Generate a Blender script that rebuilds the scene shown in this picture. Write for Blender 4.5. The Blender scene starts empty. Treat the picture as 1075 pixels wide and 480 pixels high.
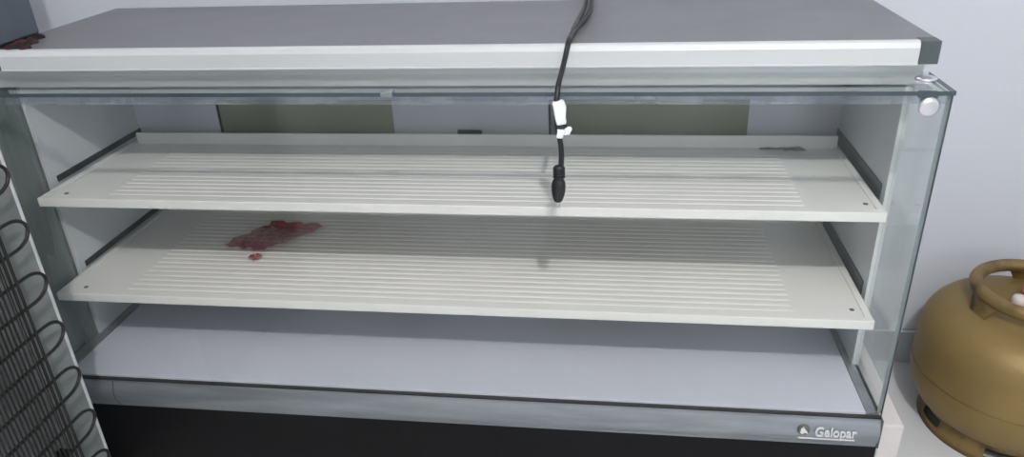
import bpy, bmesh, math, random
from mathutils import Vector, Matrix
random.seed(4)
PI = math.pi
COL = bpy.context.scene.collection
sc = bpy.context.scene

# ------------------------------------------------------------------ materials
def srgb(r, g, b):
    def f(c):
        c /= 255.0
        return c/12.92 if c <= 0.04045 else ((c+0.055)/1.055)**2.4
    return (f(r), f(g), f(b), 1)

def mat(name, rgb, rough=.5, metal=0.0, noise=0.0, scale=20.0, bump=0.0, bscale=80.0, spec=.5, coat=0.0, stretch=None, rgb2=None, thr=None):
    m = bpy.data.materials.new(name); m.use_nodes = True
    nt = m.node_tree; b = nt.nodes['Principled BSDF']
    b.inputs['Base Color'].default_value = srgb(*rgb)
    b.inputs['Roughness'].default_value = rough
    b.inputs['Metallic'].default_value = metal
    b.inputs['Specular IOR Level'].default_value = spec
    b.inputs['Coat Weight'].default_value = coat
    tc = nt.nodes.new('ShaderNodeTexCoord'); mp = nt.nodes.new('ShaderNodeMapping')
    nt.links.new(tc.outputs['Object'], mp.inputs['Vector'])
    if stretch: mp.inputs['Scale'].default_value = stretch
    if noise or rgb2:
        n = nt.nodes.new('ShaderNodeTexNoise'); n.inputs['Scale'].default_value = scale; n.inputs['Detail'].default_value = 6
        nt.links.new(mp.outputs[0], n.inputs['Vector'])
        cr = nt.nodes.new('ShaderNodeValToRGB')
        a = srgb(*rgb); c = srgb(*rgb2) if rgb2 else tuple(max(0, v*(1-noise)) for v in a[:3]) + (1,)
        lo, hi = thr if thr else (.35, .65)
        cr.color_ramp.elements[0].position = lo; cr.color_ramp.elements[0].color = c
        cr.color_ramp.elements[1].position = hi; cr.color_ramp.elements[1].color = a
        nt.links.new(n.outputs['Fac'], cr.inputs[0]); nt.links.new(cr.outputs[0], b.inputs['Base Color'])
    if bump:
        n2 = nt.nodes.new('ShaderNodeTexNoise'); n2.inputs['Scale'].default_value = bscale; n2.inputs['Detail'].default_value = 4
        nt.links.new(mp.outputs[0], n2.inputs['Vector'])
        bp = nt.nodes.new('ShaderNodeBump'); bp.inputs['Strength'].default_value = bump; bp.inputs['Distance'].default_value = .002
        nt.links.new(n2.outputs['Fac'], bp.inputs['Height']); nt.links.new(bp.outputs[0], b.inputs['Normal'])
    return m

def glass_mat(name, tint, veil_mix=.03, veil=(.75, .8, .78, 1)):
    """sheet glass: straight-through transparency, Fresnel mirror, a streaky diffuse veil"""
    m = bpy.data.materials.new(name); m.use_nodes = True
    nt = m.node_tree; nt.nodes.clear()
    out = nt.nodes.new('ShaderNodeOutputMaterial')
    tr = nt.nodes.new('ShaderNodeBsdfTransparent'); tr.inputs[0].default_value = tint
    gl = nt.nodes.new('ShaderNodeBsdfGlossy'); gl.inputs['Roughness'].default_value = .02; gl.inputs[0].default_value = (.9, .95, .93, 1)
    fr = nt.nodes.new('ShaderNodeFresnel'); fr.inputs[0].default_value = 1.45
    mx = nt.nodes.new('ShaderNodeMixShader')
    ge = nt.nodes.new('ShaderNodeNewGeometry'); inv = nt.nodes.new('ShaderNodeMath'); inv.operation = 'SUBTRACT'; inv.inputs[0].default_value = 1
    nt.links.new(ge.outputs['Backfacing'], inv.inputs[1])
    mu = nt.nodes.new('ShaderNodeMath'); mu.operation = 'MULTIPLY'
    nt.links.new(fr.outputs[0], mu.inputs[0]); nt.links.new(inv.outputs[0], mu.inputs[1])
    nt.links.new(mu.outputs[0], mx.inputs[0]); nt.links.new(tr.outputs[0], mx.inputs[1]); nt.links.new(gl.outputs[0], mx.inputs[2])
    df = nt.nodes.new('ShaderNodeBsdfDiffuse'); df.inputs[0].default_value = veil
    tc = nt.nodes.new('ShaderNodeTexCoord'); mp = nt.nodes.new('ShaderNodeMapping'); mp.inputs['Scale'].default_value = (9, 9, 1.2)
    nz = nt.nodes.new('ShaderNodeTexNoise'); nz.inputs['Scale'].default_value = 1.6; nz.inputs['Detail'].default_value = 5
    cr = nt.nodes.new('ShaderNodeMapRange'); cr.inputs['From Min'].default_value = .4; cr.inputs['From Max'].default_value = .75
    cr.inputs['To Min'].default_value = veil_mix*.5; cr.inputs['To Max'].default_value = veil_mix*2
    nt.links.new(tc.outputs['Object'], mp.inputs[0]); nt.links.new(mp.outputs[0], nz.inputs[0]); nt.links.new(nz.outputs['Fac'], cr.inputs[0])
    m2 = nt.nodes.new('ShaderNodeMixShader')
    nt.links.new(cr.outputs[0], m2.inputs[0]); nt.links.new(mx.outputs[0], m2.inputs[1]); nt.links.new(df.outputs[0], m2.inputs[2])
    nt.links.new(m2.outputs[0], out.inputs[0])
    return m

M = {}
M['wall'] = mat('painted_wall', (197, 200, 208), .7, noise=.03, scale=3, bump=.15, bscale=30)
M['side_wall'] = mat('painted_side_wall', (198, 200, 202), .7)
M['ceiling'] = mat('ceiling_paint', (222, 222, 222), .8)
M['floor'] = mat('floor_tile', (205, 206, 207), .25, noise=.04, scale=6)
M['skirt'] = mat('skirting_tile', (190, 194, 200), .35, noise=.04, scale=8)
M['top'] = mat('grey_laminate', (116, 116, 120), .38, noise=.10, scale=14, bump=.05, bscale=200)
M['alu'] = mat('white_aluminium', (212, 214, 215), .34, metal=.25, noise=.03, scale=4, stretch=(.3, 6, 14))
M['alu_d'] = mat('header_aluminium', (206, 210, 210), .35, metal=.3, noise=.04, scale=4, stretch=(.3, 6, 14))
M['rail'] = mat('brushed_grey_aluminium', (150, 155, 160), .3, metal=.55, noise=.22, scale=7, stretch=(1, 4, 6))
M['cap'] = mat('dark_grey_plastic', (72, 80, 82), .5)
M['shelf'] = mat('white_enamel', (230, 229, 225), .3, noise=.03, scale=5)
M['slot'] = mat('shelf_slot_base', (208, 210, 206), .4)
M['panel'] = mat('white_side_panel', (196, 202, 206), .35, noise=.03, scale=5)
M['tray'] = mat('case_floor_enamel', (204, 207, 218), .12, noise=.04, scale=4)
M['darkrail'] = mat('zinc_rail', (50, 56, 58), .4, metal=.4, noise=.4, scale=60)
M['black'] = mat('black_front', (9, 9, 11), .6, noise=.2, scale=3, spec=.25)
M['olive'] = mat('olive_pane', (142, 145, 128), .25, noise=.08, scale=3)  # one opaque olive colour for the door windows
M['rear'] = mat('rear_white_panel', (204, 208, 216), .4, noise=.05, scale=4)
M['seal'] = mat('black_rubber', (25, 26, 28), .6)
M['chrome'] = mat('chrome', (225, 225, 228), .28, metal=.8)
M['glass'] = glass_mat('sheet_glass', (.985, .986, .985, 1), .010)
M['glass_side'] = glass_mat('tinted_side_glass', (.93, .955, .945, 1), .06, (.30, .34, .33, 1))  # right pane, tinted slightly darker grey-green
M['glass_left'] = glass_mat('grey_green_side_glass', (.80, .86, .84, 1), .45, (.16, .19, .18, 1))  # left pane, darkened to grey-green by tint and diffuse veil
M['shadow_strip'] = glass_mat('clear_shadow_strip', (.8, .84, .88, 1), .28, (.5, .53, .58, 1))
M['edge'] = mat('green_glass_edge', (62, 74, 78), .25, spec=.6)
M['edge_v'] = mat('green_glass_edge_side', (126, 136, 138), .2, spec=.6)
M['silver'] = mat('silver_lettering', (228, 230, 232), .25, metal=.3)
M['rivet'] = mat('rivet_steel', (110, 110, 106), .4, metal=.6)
M['side_base'] = mat('cream_white_base', (206, 200, 198), .45, noise=.05, scale=12)
M['gold'] = mat('gold_paint', (136, 114, 68), .5, metal=.25, noise=.14, scale=9, bump=.25, bscale=120)
M['goldworn'] = mat('worn_gold_paint', (126, 104, 64), .42, metal=.3, rgb2=(62, 44, 32), scale=16, thr=(.3, .5))
M['seam'] = mat('weld_bead', (108, 88, 50), .45, metal=.3)
M['gap_shade'] = mat('shade_dark_steel', (52, 36, 28), .7, noise=.4, scale=40)  # dark colour stands for the shade under the cylinder body
M['brass'] = mat('brass_valve', (168, 150, 110), .35, metal=.8)
M['cap2'] = mat('pale_plastic_plug', (205, 196, 192), .5)
M['pink'] = mat('pink_seal_plastic', (190, 110, 108), .5)
M['fridge'] = mat('white_fridge_sheet', (214, 216, 217), .4, noise=.02, scale=5)
M['fridgeback'] = mat('galvanised_back', (128, 133, 132), .45, noise=.3, scale=9)
M['coil'] = mat('black_coil', (26, 24, 23), .45, noise=.3, scale=60)
M['cord'] = mat('black_cord', (26, 26, 28), .45)
M['cordg'] = mat('grey_cord', (62, 62, 64), .45)
M['label'] = mat('white_tag', (232, 234, 236), .5)
M['box'] = mat('slate_grey_casing', (84, 91, 101), .55, noise=.12, scale=30, bump=.2, bscale=150)
M['boxd'] = mat('dark_casing_edge', (20, 20, 22), .5)
M['cloth'] = mat('dark_red_cloth', (84, 22, 28), .85, rgb2=(16, 12, 14), scale=45, thr=(.47, .62))
M['crate'] = mat('lamp_shell', (230, 230, 225), .5)

# ------------------------------------------------------------------ mesh helpers
def link(name, bm, m, parent=None, smooth=False, bevel=0, mats=None, seg=2):
    me = bpy.data.meshes.new(name)
    bmesh.ops.recalc_face_normals(bm, faces=bm.faces[:])
    bm.to_mesh(me); bm.free()
    for mm in (mats or [m]): me.materials.append(mm)
    if smooth:
        for p in me.polygons: p.use_smooth = True
    o = bpy.data.objects.new(name, me); COL.objects.link(o)
    if parent: o.parent = parent; o.matrix_parent_inverse = Matrix.Translation(-ORG.get(parent.name, Vector()))
    if bevel:
        b = o.modifiers.new('bevel', 'BEVEL'); b.width = bevel; b.segments = seg; b.limit_method = 'ANGLE'
    return o
ORG = {}
def bx(bm, x0, x1, y0, y1, z0, z1, mi=0):
    vs = [bm.verts.new(p) for p in ((x0,y0,z0),(x1,y0,z0),(x1,y1,z0),(x0,y1,z0),(x0,y0,z1),(x1,y0,z1),(x1,y1,z1),(x0,y1,z1))]
    for f in ((0,3,2,1),(4,5,6,7),(0,1,5,4),(1,2,6,5),(2,3,7,6),(3,0,4,7)):
        fc = bm.faces.new([vs[i] for i in f]); fc.material_index = mi
    return bm
def box(*a): return bx(bmesh.new(), *a)
def prism_x(bm, x0, x1, prof):
    """closed (y,z) outline swept along x"""
    a = [bm.verts.new((x0, y, z)) for y, z in prof]; b = [bm.verts.new((x1, y, z)) for y, z in prof]
    n = len(prof)
    for i in range(n): bm.faces.new((a[i], a[(i+1) % n], b[(i+1) % n], b[i]))
    bm.faces.new(a[::-1]); bm.faces.new(b)
    return bm
def spline(pts, n=10):
    P = [Vector(p) for p in pts]; out = []
    for i in range(len(P)-1):
        p0 = P[max(i-1, 0)]; p1 = P[i]; p2 = P[i+1]; p3 = P[min(i+2, len(P)-1)]
        for k in range(n):
            t = k/n
            out.append(.5*((2*p1)+(-p0+p2)*t+(2*p0-5*p1+4*p2-p3)*t*t+(-p0+3*p1-3*p2+p3)*t**3))
    out.append(P[-1]); return out
def tube(bm, pts, r, seg=10, closed=False):
    pts = [Vector(p) for p in pts]; n = len(pts); rings = []
    rr = r if isinstance(r, (list, tuple)) else [r]*n
    up = None
    for i, p in enumerate(pts):
        if closed: t = (pts[(i+1) % n]-pts[i-1]).normalized()
        else: t = (pts[min(i+1, n-1)]-pts[max(i-1, 0)]).normalized()
        if up is None:
            up = Vector((0, 0, 1)) if abs(t.z) < .9 else Vector((1, 0, 0))
        up = (up - t*up.dot(t)).normalized(); s = t.cross(up)
        rings.append([bm.verts.new(p + (up*math.cos(2*PI*k/seg)+s*math.sin(2*PI*k/seg))*rr[i]) for k in range(seg)])
    for i in range(n if closed else n-1):
        a = rings[i]; b = rings[(i+1) % n]
        for k in range(seg): bm.faces.new((a[k], a[(k+1) % seg], b[(k+1) % seg], b[k]))
    if not closed: bm.faces.new(rings[0][::-1]); bm.faces.new(rings[-1])
    return bm
def lathe(bm, c, prof, seg=64, cap=True):
    rings = [[bm.verts.new((c[0]+r*math.cos(2*PI*k/seg), c[1]+r*math.sin(2*PI*k/seg), c[2]+z)) for k in range(seg)] for r, z in prof]
    for a, b in zip(rings, rings[1:]):
        for k in range(seg): bm.faces.new((a[k], a[(k+1) % seg], b[(k+1) % seg], b[k]))
    if cap: bm.faces.new(rings[0][::-1]); bm.faces.new(rings[-1])
    return bm
def disc(bm, c, axis, r, h, seg=28):
    """domed round button"""
    base = Vector(c); ax = Vector(axis).normalized()
    u = ax.orthogonal().normalized(); v = ax.cross(u)
    prof = [(r, 0), (r, h*.5), (r*.85, h*.85), (r*.5, h), (0.001, h*1.03)]
    rings = [[bm.verts.new(base+ax*z+(u*math.cos(2*PI*k/seg)+v*math.sin(2*PI*k/seg))*q) for k in range(seg)] for q, z in prof]
    for a, b in zip(rings, rings[1:]):
        for k in range(seg): bm.faces.new((a[k], a[(k+1) % seg], b[(k+1) % seg], b[k]))
    bm.faces.new(rings[0][::-1]); bm.faces.new(rings[-1])
    return bm
def thing(name, label, cat, loc):
    o = bpy.data.objects.new(name, None); COL.objects.link(o); o.location = loc
    o.empty_display_size = .1
    ORG[o.name] = Vector(loc)
    o['label'] = label; o['category'] = cat
    return o
def tag(o, label, cat, group=None):
    o['label'] = label; o['category'] = cat
    if group: o['group'] = group
    return o
def struct(name, bm, m, label=None, **k):
    o = link(name, bm, m, **k); o['kind'] = 'structure'
    if label: o['label'] = label
    return o

FZ = -.212     # floor level (case floor tray is z = 0)
WY = .462      # back wall plane
CZ = 2.32

# ------------------------------------------------------------------ room
struct('floor', box(-1.4, 3.2, -3.3, WY+.1, FZ-.1, FZ), M['floor'])
struct('wall_back', box(-1.4, 3.2, WY, WY+.1, FZ, CZ), M['wall'])
struct('wall_left', box(-1.5, -1.4, -3.3, WY+.1, FZ, CZ), M['side_wall'])
struct('wall_right', box(3.2, 3.3, -3.3, WY+.1, FZ, CZ), M['side_wall'])
struct('ceiling', box(-1.5, 3.3, -3.4, WY+.1, CZ, CZ+.1), M['ceiling'])
# front wall (behind the camera) with an opening added for the daylight fill
bm = bmesh.new()
bx(bm, -1.5, 1.5, -3.4, -3.3, FZ, CZ); bx(bm, 2.7, 3.3, -3.4, -3.3, FZ, CZ)
bx(bm, 1.5, 2.7, -3.4, -3.3, FZ, .75); bx(bm, 1.5, 2.7, -3.4, -3.3, 1.85, CZ)
struct('wall_front', bm, M['side_wall'])
bm = bmesh.new()
for i in range(7):
    x0 = 1.556 + (i-6)*.45
    bx(bm, x0, x0+.448, WY-.008, WY, FZ, FZ+.081)
for i in range(3):
    x0 = 1.556 + (i+1)*.45
    bx(bm, x0, min(x0+.448, 3.2), WY-.008, WY, FZ, FZ+.081)
struct('baseboard_back', bm, M['skirt'], bevel=.001)

# ------------------------------------------------------------------ display case
W = 1.5
case = thing('display_case', 'long white glass-fronted display counter with two empty ribbed shelves and grey top', 'display case', (W/2, .22, FZ))
# base
base = link('base_panel', box(.012, 1.503, .002, .445, FZ, -.058), M['black'], case)
base['label'] = 'black base panel under the silver rail'
sb = link('side_skirt', box(1.503, 1.5395, .0, .447, FZ, -.018), M['side_base'], case, bevel=.003)
sb['label'] = 'cream white side block at the foot of the case'
link('side_skirt', box(-.03, .012, .0, .447, FZ, -.018), M['side_base'], case, bevel=.003)
# silver rail below the glass : rounded profile
prof = [(.012, -.006), (.012, -.062), (.004, -.066), (-.001, -.064)]
for i in range(9):
    t = i/8; prof.append((-.002-.007*math.sin(PI*t), -.06+.050*t))
prof += [(-.002, -.005)]
rl = link('bottom_rail', prism_x(bmesh.new(), .0, 1.5, prof), M['rail'], case)
rl['label'] = 'brushed silver rail with raised lettering'
link('rail_end_cap', box(1.5, 1.504, -.005, .012, -.064, -.006), M['cap'], rl, bevel=.001)
link('rail_joint', prism_x(bmesh.new(), .1245, .1268, [(y-.0007, z) for y, z in prof]), M['rivet'], rl)
# brand plate lettering
def text_mesh(body, size, depth):
    cu = bpy.data.curves.new('lettering', 'FONT'); cu.body = body; cu.size = size; cu.extrude = depth; cu.offset = size*.012
    tmp = bpy.data.objects.new('tmp', cu); COL.objects.link(tmp)
    bpy.context.view_layer.update()
    me = bpy.data.meshes.new_from_object(tmp); bpy.data.objects.remove(tmp)
    bm = bmesh.new(); bm.from_mesh(me); return bm
bm = text_mesh('Gelopar', .0275, .0012)
xs = [v.co.x for v in bm.verts]; w = max(xs)-min(xs)
k = .066/w
bmesh.ops.transform(bm, matrix=Matrix.Translation((1.396, -.0115, -.0385)) @ Matrix.Rotation(PI/2, 4, 'X') @ Matrix.Scale(k, 4, (1, 0, 0)), verts=bm.verts)
link('brand_lettering', bm, M['silver'], rl)
bm = bmesh.new(); disc(bm, (1.3785, -.0085, -.0285), (0, -1, 0), .0105, .003)
em = link('brand_emblem', bm, M['rivet'], rl, smooth=False)
bm = bmesh.new()
leaf = [(-.0060, -.0035), (-.0052, .0040), (-.0010, .0082), (.0014, .0040), (.0050, -.0008), (.0066, -.0052), (.0012, -.0030), (-.0022, -.0068)]
va = [bm.verts.new((1.3785+a, -.0132, -.0285+b)) for a, b in leaf]; vb = [bm.verts.new((1.3785+a, -.0112, -.0285+b)) for a, b in leaf]
bm.faces.new(va); bm.faces.new(vb[::-1])
for i in range(len(leaf)): bm.faces.new((va[i], va[(i+1) % len(leaf)], vb[(i+1) % len(leaf)], vb[i]))
link('emblem_mark', bm, M['silver'], rl)
link('lettering_underline', box(1.371, 1.461, -.0118, -.0095, -.0452, -.0437), M['silver'], rl)
# floor tray and its frame
tr = link('floor_tray', box(.03, 1.478, .009, .44, -.0055, .0), M['tray'], case, bevel=.001)
tr['label'] = 'white enamel bottom deck of the case'
bm = bmesh.new(); bx(bm, .0, .03, .009, .445, -.058, .002); bx(bm, 1.478, 1.5, .009, .445, -.058, .002); bx(bm, .0, 1.5, .44, .446, -.058, .012)
link('deck_frame', bm, M['rail'], case, bevel=.001)
# side panels
for x0, x1 in ((.0, .0113), (1.489, 1.4995)):
    p = link('side_panel', box(x0, x1, .142, .446, .002, .541), M['panel'], case)
    xe = (x0, x1)
    t = link('panel_edge_trim', box(x0-.0005, x1+.0005, .1385, .142, .002, .541), M['alu'], p)
# glass
def pane(name, a, mats, parent, thin):
    """thin = index of the thin axis; faces not facing it get the edge material"""
    bm = box(*a)
    bm.normal_update()
    bmesh.ops.recalc_face_normals(bm, faces=bm.faces[:])
    for f in bm.faces:
        f.material_index = 0 if (abs(f.normal[thin]) > .5 or f.normal.y > .5) else 1
    return link(name, bm, None, parent, mats=mats)
g = pane('front_glass', (.0, 1.5, .0, .006, -.005, .5437), [M['glass'], M['edge']], case, 1); g['label'] = 'clear front glass pane'
g = pane('top_glass', (-.0, 1.502, -.001, .0995, .5437, .5497), [M['glass'], M['edge']], case, 2); g['label'] = 'narrow clear glass plate in front of the grey top'
for x0, gm in ((.0, 'glass_left'), (1.494, 'glass_side')):
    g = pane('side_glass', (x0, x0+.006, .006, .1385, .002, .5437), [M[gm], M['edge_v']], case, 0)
    if x0 == 0: g['label'] = 'dark grey-green side pane'
link('glass_shadow_seal', box(.006, 1.494, .006, .017, .5300, .5437), M['shadow_strip'], case)  # joint strip added to strengthen the plate edge's shadow on the shelf
# dark gasket line under front pane
link('glass_gasket', box(.0, 1.5, -.0012, .009, -.0075, -.0045), M['seal'], case)
# corner fixings
for xt, xf in ((1.4835, 1.4715), (.0165, .0285)):
    b = link('corner_bracket', bx(box(min(xf, xt)-.008, max(xf, xt)+.006, .0175, .028, .534, .5432), min(xf, xt)-.004, max(xf, xt)+.002, .0175, .024, .522, .534), M['cap'], case, bevel=.002)
    bm = bmesh.new(); disc(bm, (xt, .0587, .5497), (0, 0, 1), .0145, .004); link('screw_button', bm, M['chrome'], b, smooth=True)
    bm = bmesh.new(); disc(bm, (xf, .0, .528), (0, -1, 0), .0135, .004); link('screw_button', bm, M['chrome'], b, smooth=True)
link('glass_clip', box(.714, .732, -.0035, .012, .5432, .5512), M['rail'], case, bevel=.001)
# header (vertical aluminium face behind the plate) and worktop
hd = link('header', box(.006, 1.494, .1, .112, .531, .5735), M['alu_d'], case)
wt = link('worktop', box(.020, 1.5015, .079, .4535, .5725, .5987), M['top'], case, bevel=.0008)
wt['label'] = 'dark grey laminate worktop'
prof = [(.079, .5655), (.0765, .5655), (.0745, .568), (.0745, .5895), (.0765, .597), (.0800, .5992), (.086, .5992), (.086, .5987), (.079, .5975)]
link('edge_profile', prism_x(bmesh.new(), .048, 1.4745, prof), M['alu'], wt)
link('edge_lip', box(.048, 1.4745, .0732, .079, .5655, .5678), M['alu'], wt)
for x0, x1 in ((.020, .048), (1.4745, 1.5015)):
    link('corner_cap', box(x0, x1, .0738, .1, .5665, .5993), M['cap'], wt, bevel=.0015)
bm = box(.03, 1.49, .1, .45, .5665, .5725); link('worktop_underside', bm, M['panel'], wt)
# rear sliding doors
Y0, Y1 = .437, .445
bm = bmesh.new(); bx(bm, .0113, 1.489, Y1-.004, Y1+.008, .405, .566); bx(bm, .0113, 1.489, Y1-.004, Y1+.008, .012, .04)
link('rear_frame', bm, M['rear'], case)
def rear_door(x0, x1, wx0, wx1, y0):
    bm = bmesh.new()
    bx(bm, x0, wx0, y0, y0+.006, .04, .405); bx(bm, wx1, x1, y0, y0+.006, .04, .405); bx(bm, wx0, wx1, y0, y0+.006, .04, .07)
    d = link('rear_door', bm, M['rear'], case)
    w_ = link('door_window', box(wx0, wx1, y0+.002, y0+.005, .07, .405), M['olive'], d); w_['label'] = 'olive window'
    link('window_seal', box(wx0-.0025, wx0+.002, y0-.001, y0+.006, .07, .403), M['seal'], d)
    return d
d1 = rear_door(.0113, .74, .205, .593, Y0)
d2 = rear_door(.74, 1.489, .9225, 1.316, Y0)
link('door_handle', box(.729, .781, Y0-.006, Y0, .3335, .3425), M['seal'], d2, bevel=.002)
link('door_strip', box(.925, .944, Y0-.0005, Y0+.004, .07, .405), M['rail'], d2)

# shelves
def shelf(z, xs_, y0, yback, name='shelf'):
    x0, x1 = xs_, W-xs_
    yb = yback
    # shallow tray body: front lip, side borders, back upstand
    bm = bmesh.new()
    bx(bm, x0, x1, y0, y0+.014, z-.017, z)           # front lip
    bx(bm, x0, x0+.012, y0+.014, yb, z-.012, z)
    bx(bm, x1-.012, x1, y0+.014, yb, z-.012, z)
    bx(bm, x0+.012, x1-.012, y0+.014, yb, z-.006, z-.0014)
    bx(bm, x0+.02, x1-.005, yb, yb+.006, z-.006, z+.022)
    bx(bm, x0, x1, yb+.006, .434, z-.006, z-.0014)
    s = link(name, bm, M['shelf'], case, bevel=.0015)
    bm = bmesh.new()
    y = y0+.030; n = 0
    while y < yb-.012:
        x = .15
        while x < 1.352:
            xe = min(x+.091, 1.358)
            # low rounded rib
            a = [(x, y-.0066, z-.0016), (x, y-.0036, z-.0004), (x, y+.0036, z-.0004), (x, y+.0066, z-.0016)]
            va = [bm.verts.new(p) for p in a]; vb = [bm.verts.new((xe, p[1], p[2])) for p in a]
            for i in range(3): bm.faces.new((va[i], va[i+1], vb[i+1], vb[i]))
            bm.faces.new(va[::-1]); bm.faces.new(vb); bm.faces.new((va[3], va[0], vb[0], vb[3]))
            x += .091
        y += .0172
    link('ribbed_insert', bm, M['shelf'], s)
    for px, py in ((.062, y0+.026), (1.455, y0+.036)):
        bm = bmesh.new(); disc(bm, (px, py, z-.0016), (0, 0, 1), .0042, .0014, 16); link('rivet', bm, M['rivet'], s)
    for xa, xb, xc in ((.0113, .0135, .030), (1.4868, 1.489, 1.470)):
        bm = box(xa, xb, .158, .44, z+.001, z+.0125) if xa < .5 else box(xa, xb, .158, .44, z-.010, z+.017)
        r = link('support_rail', bm, M['darkrail'], case)
        r['label'] = 'dark zinc support rail'
        bm = box(min(xa, xc), max(xb, xc), .158, .43, z-.020, z-.0171)
        link('rail_foot', bm, M['darkrail'], r)
    return s
shelf(.331, .0217, .0837, .375)
shelf(.148, .0181, .0569, .424)

# ------------------------------------------------------------------ plastic bag on the lower shelf
def bag_mat():
    m = bpy.data.materials.new('printed_clear_film'); m.use_nodes = True
    nt = m.node_tree; nt.nodes.clear(); out = nt.nodes.new('ShaderNodeOutputMaterial')
    tc = nt.nodes.new('ShaderNodeTexCoord')
    pr = nt.nodes.new('ShaderNodeBsdfPrincipled'); pr.inputs['Base Color'].default_value = srgb(182, 44, 64); pr.inputs['Roughness'].default_value = .35
    tr = nt.nodes.new('ShaderNodeBsdfTransparent'); tr.inputs[0].default_value = (.93, .90, .91, 1)
    gl = nt.nodes.new('ShaderNodeBsdfGlossy'); gl.inputs['Roughness'].default_value = .15
    film = nt.nodes.new('ShaderNodeMixShader'); film.inputs[0].default_value = .04
    nt.links.new(tr.outputs[0], film.inputs[1]); nt.links.new(gl.outputs[0], film.inputs[2])
    sep = nt.nodes.new('ShaderNodeSeparateXYZ'); nt.links.new(tc.outputs['UV'], sep.inputs[0])
    # print: dense band at the far short end (u>.82), a second band at the near end (u<.2), faint in between
    ramp = nt.nodes.new('ShaderNodeValToRGB'); cr = ramp.color_ramp; cr.interpolation = 'LINEAR'
    cr.elements[0].position = 0; cr.elements[0].color = (.25,)*3+(1,)
    cr.elements[1].position = 1; cr.elements[1].color = (.95,)*3+(1,)
    for p, v in ((.04, .62), (.16, .58), (.25, .40), (.55, .36), (.74, .5), (.80, .92), (.87, .62), (.92, .95)):
        e = cr.elements.new(p); e.color = (v, v, v, 1)
    nt.links.new(sep.outputs[0], ramp.inputs[0])
    nz = nt.nodes.new('ShaderNodeTexNoise'); nz.inputs['Scale'].default_value = 16; nz.inputs['Detail'].default_value = 5; nz.inputs['Distortion'].default_value = 1.2
    mp = nt.nodes.new('ShaderNodeMapping'); mp.inputs['Scale'].default_value = (1.0, .5, 1)
    nt.links.new(tc.outputs['UV'], mp.inputs[0]); nt.links.new(mp.outputs[0], nz.inputs[0])
    ad = nt.nodes.new('ShaderNodeMath'); ad.operation = 'ADD'; nt.links.new(ramp.outputs[0], ad.inputs[0]); nt.links.new(nz.outputs['Fac'], ad.inputs[1])
    mr = nt.nodes.new('ShaderNodeMapRange'); mr.inputs['From Min'].default_value = .72; mr.inputs['From Max'].default_value = 1.62; mr.inputs['To Max'].default_value = .92
    nt.links.new(ad.outputs[0], mr.inputs[0])
    mx = nt.nodes.new('ShaderNodeMixShader'); nt.links.new(mr.outputs[0], mx.inputs[0])
    nt.links.new(film.outputs[0], mx.inputs[1]); nt.links.new(pr.outputs[0], mx.inputs[2]); nt.links.new(mx.outputs[0], out.inputs[0])
    return m
def sheet(corners, nu, nv, z, amp, seed):
    rnd = random.Random(seed)
    bm = bmesh.new(); uvl = bm.loops.layers.uv.new('UVMap')
    A, B, C_, D = [Vector(c) for c in corners]   # u: A->B , v: A->D
    ph = [(rnd.uniform(5, 26), rnd.uniform(5, 26), rnd.uniform(0, 6.28), rnd.uniform(.3, 1)) for _ in range(9)]
    g_ = {}
    for i in range(nu+1):
        for j in range(nv+1):
            u, v = i/nu, j/nv
            p = A*(1-u)*(1-v)+B*u*(1-v)+C_*u*v+D*(1-u)*v
            h = sum(w_*abs(math.sin(a*u*.8+b*v*.8+c)) for a, b, c, w_ in ph)/4.5
            e = .0045*math.sin(17*u+2*v)*(1 if j in (0, nv) else .4)
            q = Vector((p.x+e, p.y+.004*math.sin(21*v+u*5), z+.0015+amp*h))
            g_[i, j] = (bm.verts.new(q), u, v)
    for i in range(nu):
        for j in range(nv):
            ks = [g_[i, j], g_[i+1, j], g_[i+1, j+1], g_[i, j+1]]
            f = bm.faces.new([k[0] for k in ks])
            for lp, k in zip(f.loops, ks): lp[uvl].uv = (k[1], k[2])
    return bm
# near-left end -> far-right end
bm = sheet([(.256, .246, 0), (.322, .366, 0), (.452, .352, 0), (.352, .228, 0)], 44, 24, .1487, .0065, 3)
bag = link('plastic_bag', bm, None, mats=[bag_mat()], smooth=True)
sol = bag.modifiers.new('solidify', 'SOLIDIFY'); sol.thickness = .0002
tag(bag, 'crumpled clear plastic bag with dark red print lying on the lower shelf', 'plastic bag')
bm = sheet([(.334, .200, 0), (.348, .218, 0), (.362, .212, 0), (.352, .194, 0)], 14, 10, .1487, .006, 8)
tip = link('plastic_scrap', bm, None, parent=None, mats=[M['pink']], smooth=True)
tip.modifiers.new('solidify', 'SOLIDIFY').thickness = .0002
tag(tip, 'tiny crumpled pinkish plastic scrap just in front of the printed bag', 'plastic scrap')
# scrap of grey film lying at the back right of the upper shelf
bm = sheet([(1.325, .352, 0), (1.405, .360, 0), (1.412, .340, 0), (1.335, .346, 0)], 16, 6, .3315, .005, 12)
sc_ = link('paper_scrap', bm, M['rivet'], smooth=True); sc_.modifiers.new('solidify', 'SOLIDIFY').thickness = .0003
tag(sc_, 'small curled grey scrap at the back right of the upper shelf', 'scrap')

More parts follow.
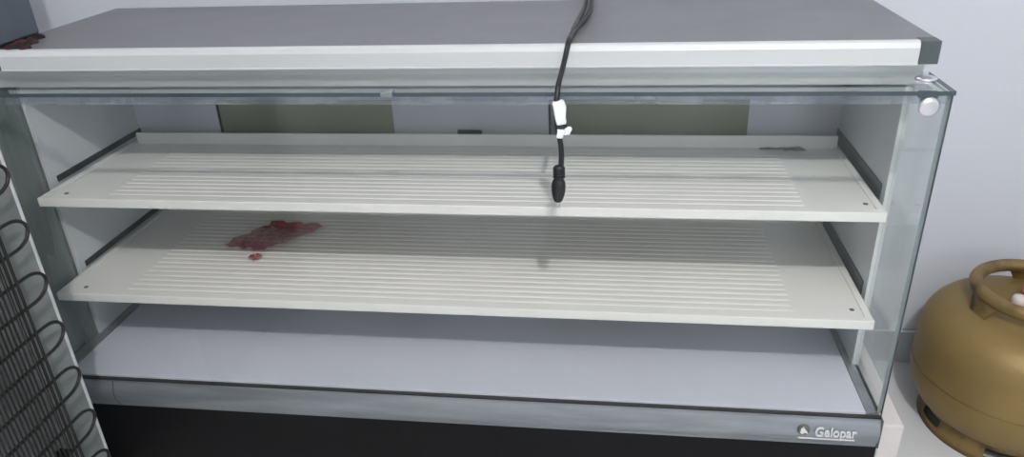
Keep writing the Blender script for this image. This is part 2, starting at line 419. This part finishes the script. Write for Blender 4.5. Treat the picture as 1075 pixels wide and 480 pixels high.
# ------------------------------------------------------------------ cord
cd = thing('power_cord', 'black power cord with white tags and plug hanging over the front glass', 'power cord', (.98, .06, .5993))
R1 = .0040
zc = .5993+R1+.0006
p1 = [(1.022, .449, 1.05), (1.012, .449, .8), (1.0085, .446, .63), (1.0075, .40, zc+.004), (1.0075, .30, zc+.003), (.9995, .205, zc+.003), (.990, .150, zc+.003), (.9862, .10, zc+.002),
      (.9845, .070, zc+.001), (.9810, .052, .588), (.9775, .028, .573), (.9745, .004, .562), (.9728, -.0085, .548), (.9725, -.0125, .53), (.974, -.0135, .50), (.978, -.0135, .47), (.9775, -.0135, .443), (.9748, -.0135, .425)]
bm = bmesh.new(); tube(bm, spline(p1, 8), R1, 12); link('cable', bm, M['cord'], cd, smooth=True)
p2 = [(.992, .449, 1.05), (.996, .449, .8), (.9975, .446, .63), (.9965, .395, zc), (.9940, .30, zc), (.9895, .215, zc), (.9868, .165, zc), (.9880, .145, zc)]
bm = bmesh.new(); tube(bm, spline(p2, 8), R1*.95, 12); link('cable', bm, M['cordg'], cd, smooth=True)
bm = bmesh.new(); tube(bm, [(.992+.015+.015*math.cos(t), .449, 1.05+.03*math.sin(t)) for t in [PI-k*PI/12 for k in range(13)]], R1, 12)
link('cable', bm, M['cord'], cd, smooth=True)
# tags
def taggeo(x0, z0, x1, z1, w_, t_):
    a = Vector((x0, -.0135, z0)); b = Vector((x1, -.0135, z1)); d = (b-a).normalized(); s = Vector((d.z, 0, -d.x))*w_
    bm = bmesh.new(); y = Vector((0, t_, 0))
    n = 6; rows = []
    for i in range(n+1):
        t = i/n; c = a+(b-a)*t + Vector((.0012*math.sin(3*t*PI*.6), 0, 0))
        ww = 1+.12*math.sin(5*t)
        rows.append([bm.verts.new(c-s*ww-y), bm.verts.new(c+s*ww-y), bm.verts.new(c+s*ww+y), bm.verts.new(c-s*ww+y)])
    for r0, r1 in zip(rows, rows[1:]):
        for k_ in range(4): bm.faces.new((r0[k_], r0[(k_+1) % 4], r1[(k_+1) % 4], r1[k_]))
    bm.faces.new(rows[0]); bm.faces.new(rows[-1][::-1])
    return bm
t = link('cord_tag', taggeo(.9735, .541, .9805, .507, .0078, .0062), M['label'], cd, bevel=.002); t['label'] = 'white paper tag wrapped round the cable'
link('cord_tag', taggeo(.9778, .501, .9775, .487, .0052, .0060), M['label'], cd, bevel=.0015)
link('cord_tag', taggeo(.9872, .503, .9880, .491, .0048, .0020), M['label'], cd, bevel=.001)
bm = bmesh.new(); tube(bm, [(.9785+.0075*math.cos(2*PI*k/16), -.0135+.0065*math.sin(2*PI*k/16), .504) for k in range(16)], .0018, 8, closed=True)
link('cable_tie', bm, M['cord'], cd, smooth=True)
# plug
bm = bmesh.new()
pl = [(.0058, 0), (.0078, -.002), (.0080, -.018), (.0066, -.021), (.0090, -.024), (.0106, -.030), (.0104, -.040), (.0090, -.048), (.0072, -.054), (.0054, -.0575)]
lathe(bm, (.9747, -.0150, .4440), pl, 24)
for v in bm.verts: v.co.x += (v.co.z-.444)*.035; v.co.y = -.0150+(v.co.y+.0150)*.8
pg = link('plug', bm, M['cord'], cd, smooth=True)
for k in range(4):
    bm = bmesh.new(); tube(bm, [(.9745+.0082*math.cos(2*PI*q/16), -.0150+.0069*math.sin(2*PI*q/16), .4395-k*.0045) for q in range(16)], .0011, 6, closed=True)
    link('strain_relief', bm, M['cord'], pg, smooth=True)
for dx in (-.0018, .0022):
    bm = bmesh.new(); tube(bm, [(.9725+dx, -.0150, .388), (.9725+dx, -.0150, .3775)], .0014, 8)
    link('plug_pin', bm, M['chrome'], pg, smooth=True)

# ------------------------------------------------------------------ grey casing on the left end of the worktop, on a dark red cloth
bm = bmesh.new()
zt = .5987
def rows(bm, f, nx, ny):
    vs = [[bm.verts.new(f(i/nx, j/ny)) for j in range(ny+1)] for i in range(nx+1)]
    for i in range(nx):
        for j in range(ny): bm.faces.new((vs[i][j], vs[i+1][j], vs[i+1][j+1], vs[i][j+1]))
rc = random.Random(7)
hgt = {}
def clothf(u, v):
    w_ = min(1, min(u, 1-u, v, 1-v)*6)
    h = .0075*w_*(.6+.4*math.sin(13*u+4*v)*math.cos(11*v-3*u))
    x1 = .098-.046*v+.004*math.sin(17*v)
    return Vector((.0465+(x1-.0465)*u, .084+.108*v+.003*math.sin(13*u), zt+.0008+h))
rows(bm, clothf, 18, 24)
cl = link('cloth', bm, M['cloth'], smooth=True); cl.modifiers.new('s', 'SOLIDIFY').thickness = .001
tag(cl, 'crumpled dark red and black cloth beside the slate-grey box on the counter top', 'cloth')
bx_ = thing('equipment_casing', 'dark slate-grey box at the left end of the grey counter top', 'box', (-.03, .14, .5987))
a = math.radians(4)
bm = box(-.11, .045, .092, .190, .6035, .93)
link('casing_shell', bm, M['box'], bx_, bevel=.004)
bm = box(-.108, .043, .094, .188, .5992, .6036)
link('bottom_plate', bm, M['boxd'], bx_)

# ------------------------------------------------------------------ gas cylinder
GX, GY = 1.835, .262
gas = thing('gas_cylinder', 'squat gold-painted gas cylinder with ring handle beside the display case', 'gas cylinder', (GX, GY, FZ))
c = (GX, GY, FZ)
prof = [(.030, .024), (.10, .028), (.140, .040), (.160, .058), (.172, .082), (.1785, .105), (.1795, .13), (.1795, .165), (.1788, .196), (.175, .217), (.165, .238), (.148, .255), (.122, .268), (.092, .276), (.060, .280), (.03, .281)]
pp = [Vector((r, 0, z)) for r, z in prof]; pp = spline(pp, 4)
bm = bmesh.new(); lathe(bm, c, [(p.x, p.z) for p in pp], 80)
bd = link('cylinder_body', bm, M['gold'], gas, smooth=True)
bm = bmesh.new(); tube(bm, [(GX+.1793*math.cos(2*PI*k/80), GY+.1793*math.sin(2*PI*k/80), FZ+.132) for k in range(80)], .0016, 6, closed=True)
link('weld_seam', bm, M['seam'], bd, smooth=True)
bm = bmesh.new(); lathe(bm, c, [(.02, .004), (.10, .006), (.124, .014), (.132, .03), (.132, .056)], 48); link('slot_shade_skirt', bm, M['gap_shade'], gas, smooth=True)  # dark skirt added behind the slots, shade put into its colour
# foot ring with oblong openings
bm = bmesh.new(); N = 96
def rr_(z): return .144-.006*(z/.045)
zs = [0, .012, .032, .052]
grid = {}
for k in range(N):
    for j, z in enumerate(zs):
        for s, dr in ((0, 0), (1, -.004)):
            r = rr_(z)+dr + (.004 if j == 0 else 0)
            grid[k, j, s] = bm.verts.new((GX+r*math.cos(2*PI*k/N), GY+r*math.sin(2*PI*k/N), FZ+z))
def hole(k, j): return j == 1 and ((k+2) % 16) in (1, 2, 3, 4, 5, 6)
for k in range(N):
    k2 = (k+1) % N
    for j in range(3):
        if hole(k, j): continue
        bm.faces.new((grid[k, j, 0], grid[k2, j, 0], grid[k2, j+1, 0], grid[k, j+1, 0]))
        bm.faces.new((grid[k, j+1, 1], grid[k2, j+1, 1], grid[k2, j, 1], grid[k, j, 1]))
    bm.faces.new((grid[k, 0, 1], grid[k2, 0, 1], grid[k2, 0, 0], grid[k, 0, 0]))
    bm.faces.new((grid[k, 3, 0], grid[k2, 3, 0], grid[k2, 3, 1], grid[k, 3, 1]))
ft = link('foot_ring', bm, M['goldworn'], gas, smooth=True)
ft['label'] = 'worn slotted foot ring'
bm = bmesh.new(); tube(bm, [(GX+.1375*math.cos(2*PI*k/64), GY+.1375*math.sin(2*PI*k/64), FZ+.053) for k in range(64)], .0035, 8, closed=True)
link('shaded_ring_weld', bm, M['gap_shade'], ft, smooth=True)  # weld bead painted dark for the shade between body and ring
# ring handle: tube ring on three broad straps
HR, HZ = .101, .306
bm = bmesh.new()
tube(bm, [(GX+HR*math.cos(2*PI*k/72), GY+HR*math.sin(2*PI*k/72), FZ+HZ) for k in range(72)], .0122, 14, closed=True)
hn = link('handle_ring', bm, M['goldworn'], gas, smooth=True)
for ang in (PI+.25, PI+.25+2*PI/3, PI+.25+4*PI/3):
    bm = bmesh.new(); n = 12
    lv = [(.0, .30, HR+.006), (.3, .18, HR+.010), (.6, .15, HR+.012), (.85, .20, HR+.010), (1, .10, HR+.004)]
    prev = None
    zlo, zhi = .244, HZ+.004
    rws = []
    for i in range(n+1):
        t = i/n
        hw = .10+.30*t**1.6
        r = HR+.012-.012*t*t
        z = zlo+(zhi-zlo)*t
        rws.append([bm.verts.new((GX+(r+s*.004)*math.cos(ang+hw*q), GY+(r+s*.004)*math.sin(ang+hw*q), FZ+z)) for s, q in ((1, -1), (1, -.5), (1, 0), (1, .5), (1, 1), (0, 1), (0, .5), (0, 0), (0, -.5), (0, -1))])
    for r0, r1 in zip(rws, rws[1:]):
        for k in range(10): bm.faces.new((r0[k], r0[(k+1) % 10], r1[(k+1) % 10], r1[k]))
    bm.faces.new(rws[0][::-1]); bm.faces.new(rws[-1])
    link('handle_post', bm, M['goldworn'], hn, smooth=True)
# lower collar band of the guard
bm = bmesh.new(); lathe(bm, (GX, GY, FZ), [(.036, .276), (.036, .284), (.030, .286), (.018, .288)], 40); link('valve_boss', bm, M['gold'], gas, smooth=True)
bm = bmesh.new(); lathe(bm, (GX, GY, FZ-.006), [(.014, .292), (.014, .304), (.018, .306), (.018, .316), (.011, .318), (.011, .324), (.015, .326), (.015, .332), (.004, .333)], 28)
vv = link('valve', bm, M['brass'], gas, smooth=True)
bm = bmesh.new(); lathe(bm, (GX-.034, GY-.008, FZ-.007), [(.012, .2870), (.0125, .301), (.010, .307), (.003, .309)], 24); link('safety_plug', bm, M['cap2'], gas, smooth=True)
bm = bmesh.new(); lathe(bm, (GX+.0, GY, FZ-.006), [(.024, .302), (.026, .308), (.025, .320), (.020, .322)], 28); link('valve_seal', bm, M['pink'], vv, smooth=True)

# ------------------------------------------------------------------ refrigerator seen from behind, left foreground
FX = .212; FYE = -.150
fr = thing('refrigerator', 'white refrigerator turned back-on with black condenser coil, in the left foreground', 'refrigerator', (-.05, -.42, FZ))
bm = box(-.36, FX-.003, -.70, FYE, FZ+.02, .57); link('cabinet', bm, M['fridge'], fr, bevel=.006)
bp_ = link('back_sheet', box(FX-.003, FX-.001, -.695, FYE-.012, FZ+.03, .56), M['fridgeback'], fr)
for px in (-.32, .15):
    for py in (-.66, -.19):
        bm = bmesh.new(); lathe(bm, (px, py, FZ), [(.018, 0), (.018, .012), (.012, .022)], 20); link('foot', bm, M['coil'], fr)
# serpentine condenser
CX = FX+.020
pts = []
yR, yL = -.212, -.66
z = .545; rb = .0205
zz = []
while z > -.12: zz.append(z); z -= .0418
first = None
# align so that bend centres fall at .42,.337,...
off = (.4322-.004) - min(zz, key=lambda q: abs(q-.4282))
zz = [q+off for q in zz]
# straight runs; between consecutive runs a U-bend, at the far (right in view) end for even gaps
idx0 = min(range(len(zz)), key=lambda i: abs(zz[i]-.4282))
for i, q in enumerate(zz):
    right_first = ((i-idx0) % 2 == 1)
    A_ = (yR, q) if right_first else (yL, q); B_ = (yL, q) if right_first else (yR, q)
    pts.append((CX, A_[0], q)); 
    for t in range(1, 6): pts.append((CX, A_[0]+(B_[0]-A_[0])*t/6, q))
    pts.append((CX, B_[0], q))
    if i < len(zz)-1:
        h = q-zz[i+1]; sgn = 1 if B_[0] == yR else -1
        for t in range(1, 10):
            an = PI*t/10; pts.append((CX, B_[0]+sgn*.032*math.sin(an), q-h/2+h/2*math.cos(an)))
bm = bmesh.new(); tube(bm, pts, .0026, 8)
cn = link('condenser_coil', bm, M['coil'], fr, smooth=True); cn['label'] = 'black serpentine condenser tube'
bm = bmesh.new()
zb, ztp = min(zz)-.01, max(zz)+.01
k = 0; y = -.205
ys = [-.234, -.237, -.243]
y = -.256
while y > -.65: ys.append(y); y -= .0078
for yy in ys:
    for sx in (-.0036, .0036):
        tube(bm, [(CX+sx, yy+(.002 if sx > 0 else 0), zb), (CX+sx, yy+(.002 if sx > 0 else 0), ztp)], .0011, 5)
link('condenser_wires', bm, M['coil'], cn)
for yy in (-.250, -.60):
    for q in (zz[idx0+1]+.0, zz[-4], zz[3]):
        link('coil_bracket', box(FX-.001, CX, yy-.006, yy+.006, q-.004, q+.004), M['coil'], cn)

# ------------------------------------------------------------------ ceiling lamp (behind the viewer) and light
LX, LY, LZ = 1.31, -1.62, 2.14
lp = thing('ceiling_lamp', 'round white bulb lamp on the ceiling', 'lamp', (LX, LY, CZ))
bm = bmesh.new(); lathe(bm, (LX, LY, CZ), [(.05, 0), (.05, -.02), (.025, -.03), (.022, -.09)], 32); link('lamp_holder', bm, M['crate'], lp, smooth=True)
L = bpy.data.lights.new('bulb_light', 'POINT'); L.energy = 100; L.shadow_soft_size = .028; L.color = (1, .985, .965)
lo = bpy.data.objects.new('bulb_light', L); lo.location = (LX, LY, LZ); COL.objects.link(lo)
# bluish daylight fill, added at an unseen opening in the front wall
A = bpy.data.lights.new('daylight_fill', 'AREA'); A.shape = 'RECTANGLE'; A.size = 1.2; A.size_y = 1.1; A.energy = 14; A.color = (.80, .88, 1)
ao = bpy.data.objects.new('daylight_fill', A); ao.location = (2.1, -3.33, 1.3); ao.rotation_euler = (PI/2, 0, 0); COL.objects.link(ao)

w = bpy.data.worlds.new('world'); sc.world = w; w.use_nodes = True
bg = w.node_tree.nodes['Background']; bg.inputs[0].default_value = (.72, .8, .95, 1); bg.inputs[1].default_value = .3

# ------------------------------------------------------------------ camera
f = 795.3422
Mx = Matrix(((0.99117354, -0.13089787, -0.02099454), (0.1265215, 0.88671585, 0.44466539), (-0.03958956, -0.44339682, 0.89545068)))
right, fwd, up = (Vector(Mx.col[i]) for i in range(3))
cam = bpy.data.cameras.new('camera'); co = bpy.data.objects.new('camera', cam); COL.objects.link(co)
cam.sensor_fit = 'HORIZONTAL'; cam.sensor_width = 36; cam.lens = f/1075*36; cam.clip_start = .02
m3 = Matrix((right, up, -fwd)).transposed()
co.matrix_world = Matrix.Translation((1.0534374, -1.04563056, .85504179)) @ m3.to_4x4()
sc.camera = co
vs = sc.view_settings
vs.view_transform = 'Standard'; vs.look = 'None'; vs.gamma = 1; vs.use_curve_mapping = False; vs.exposure = 0.12
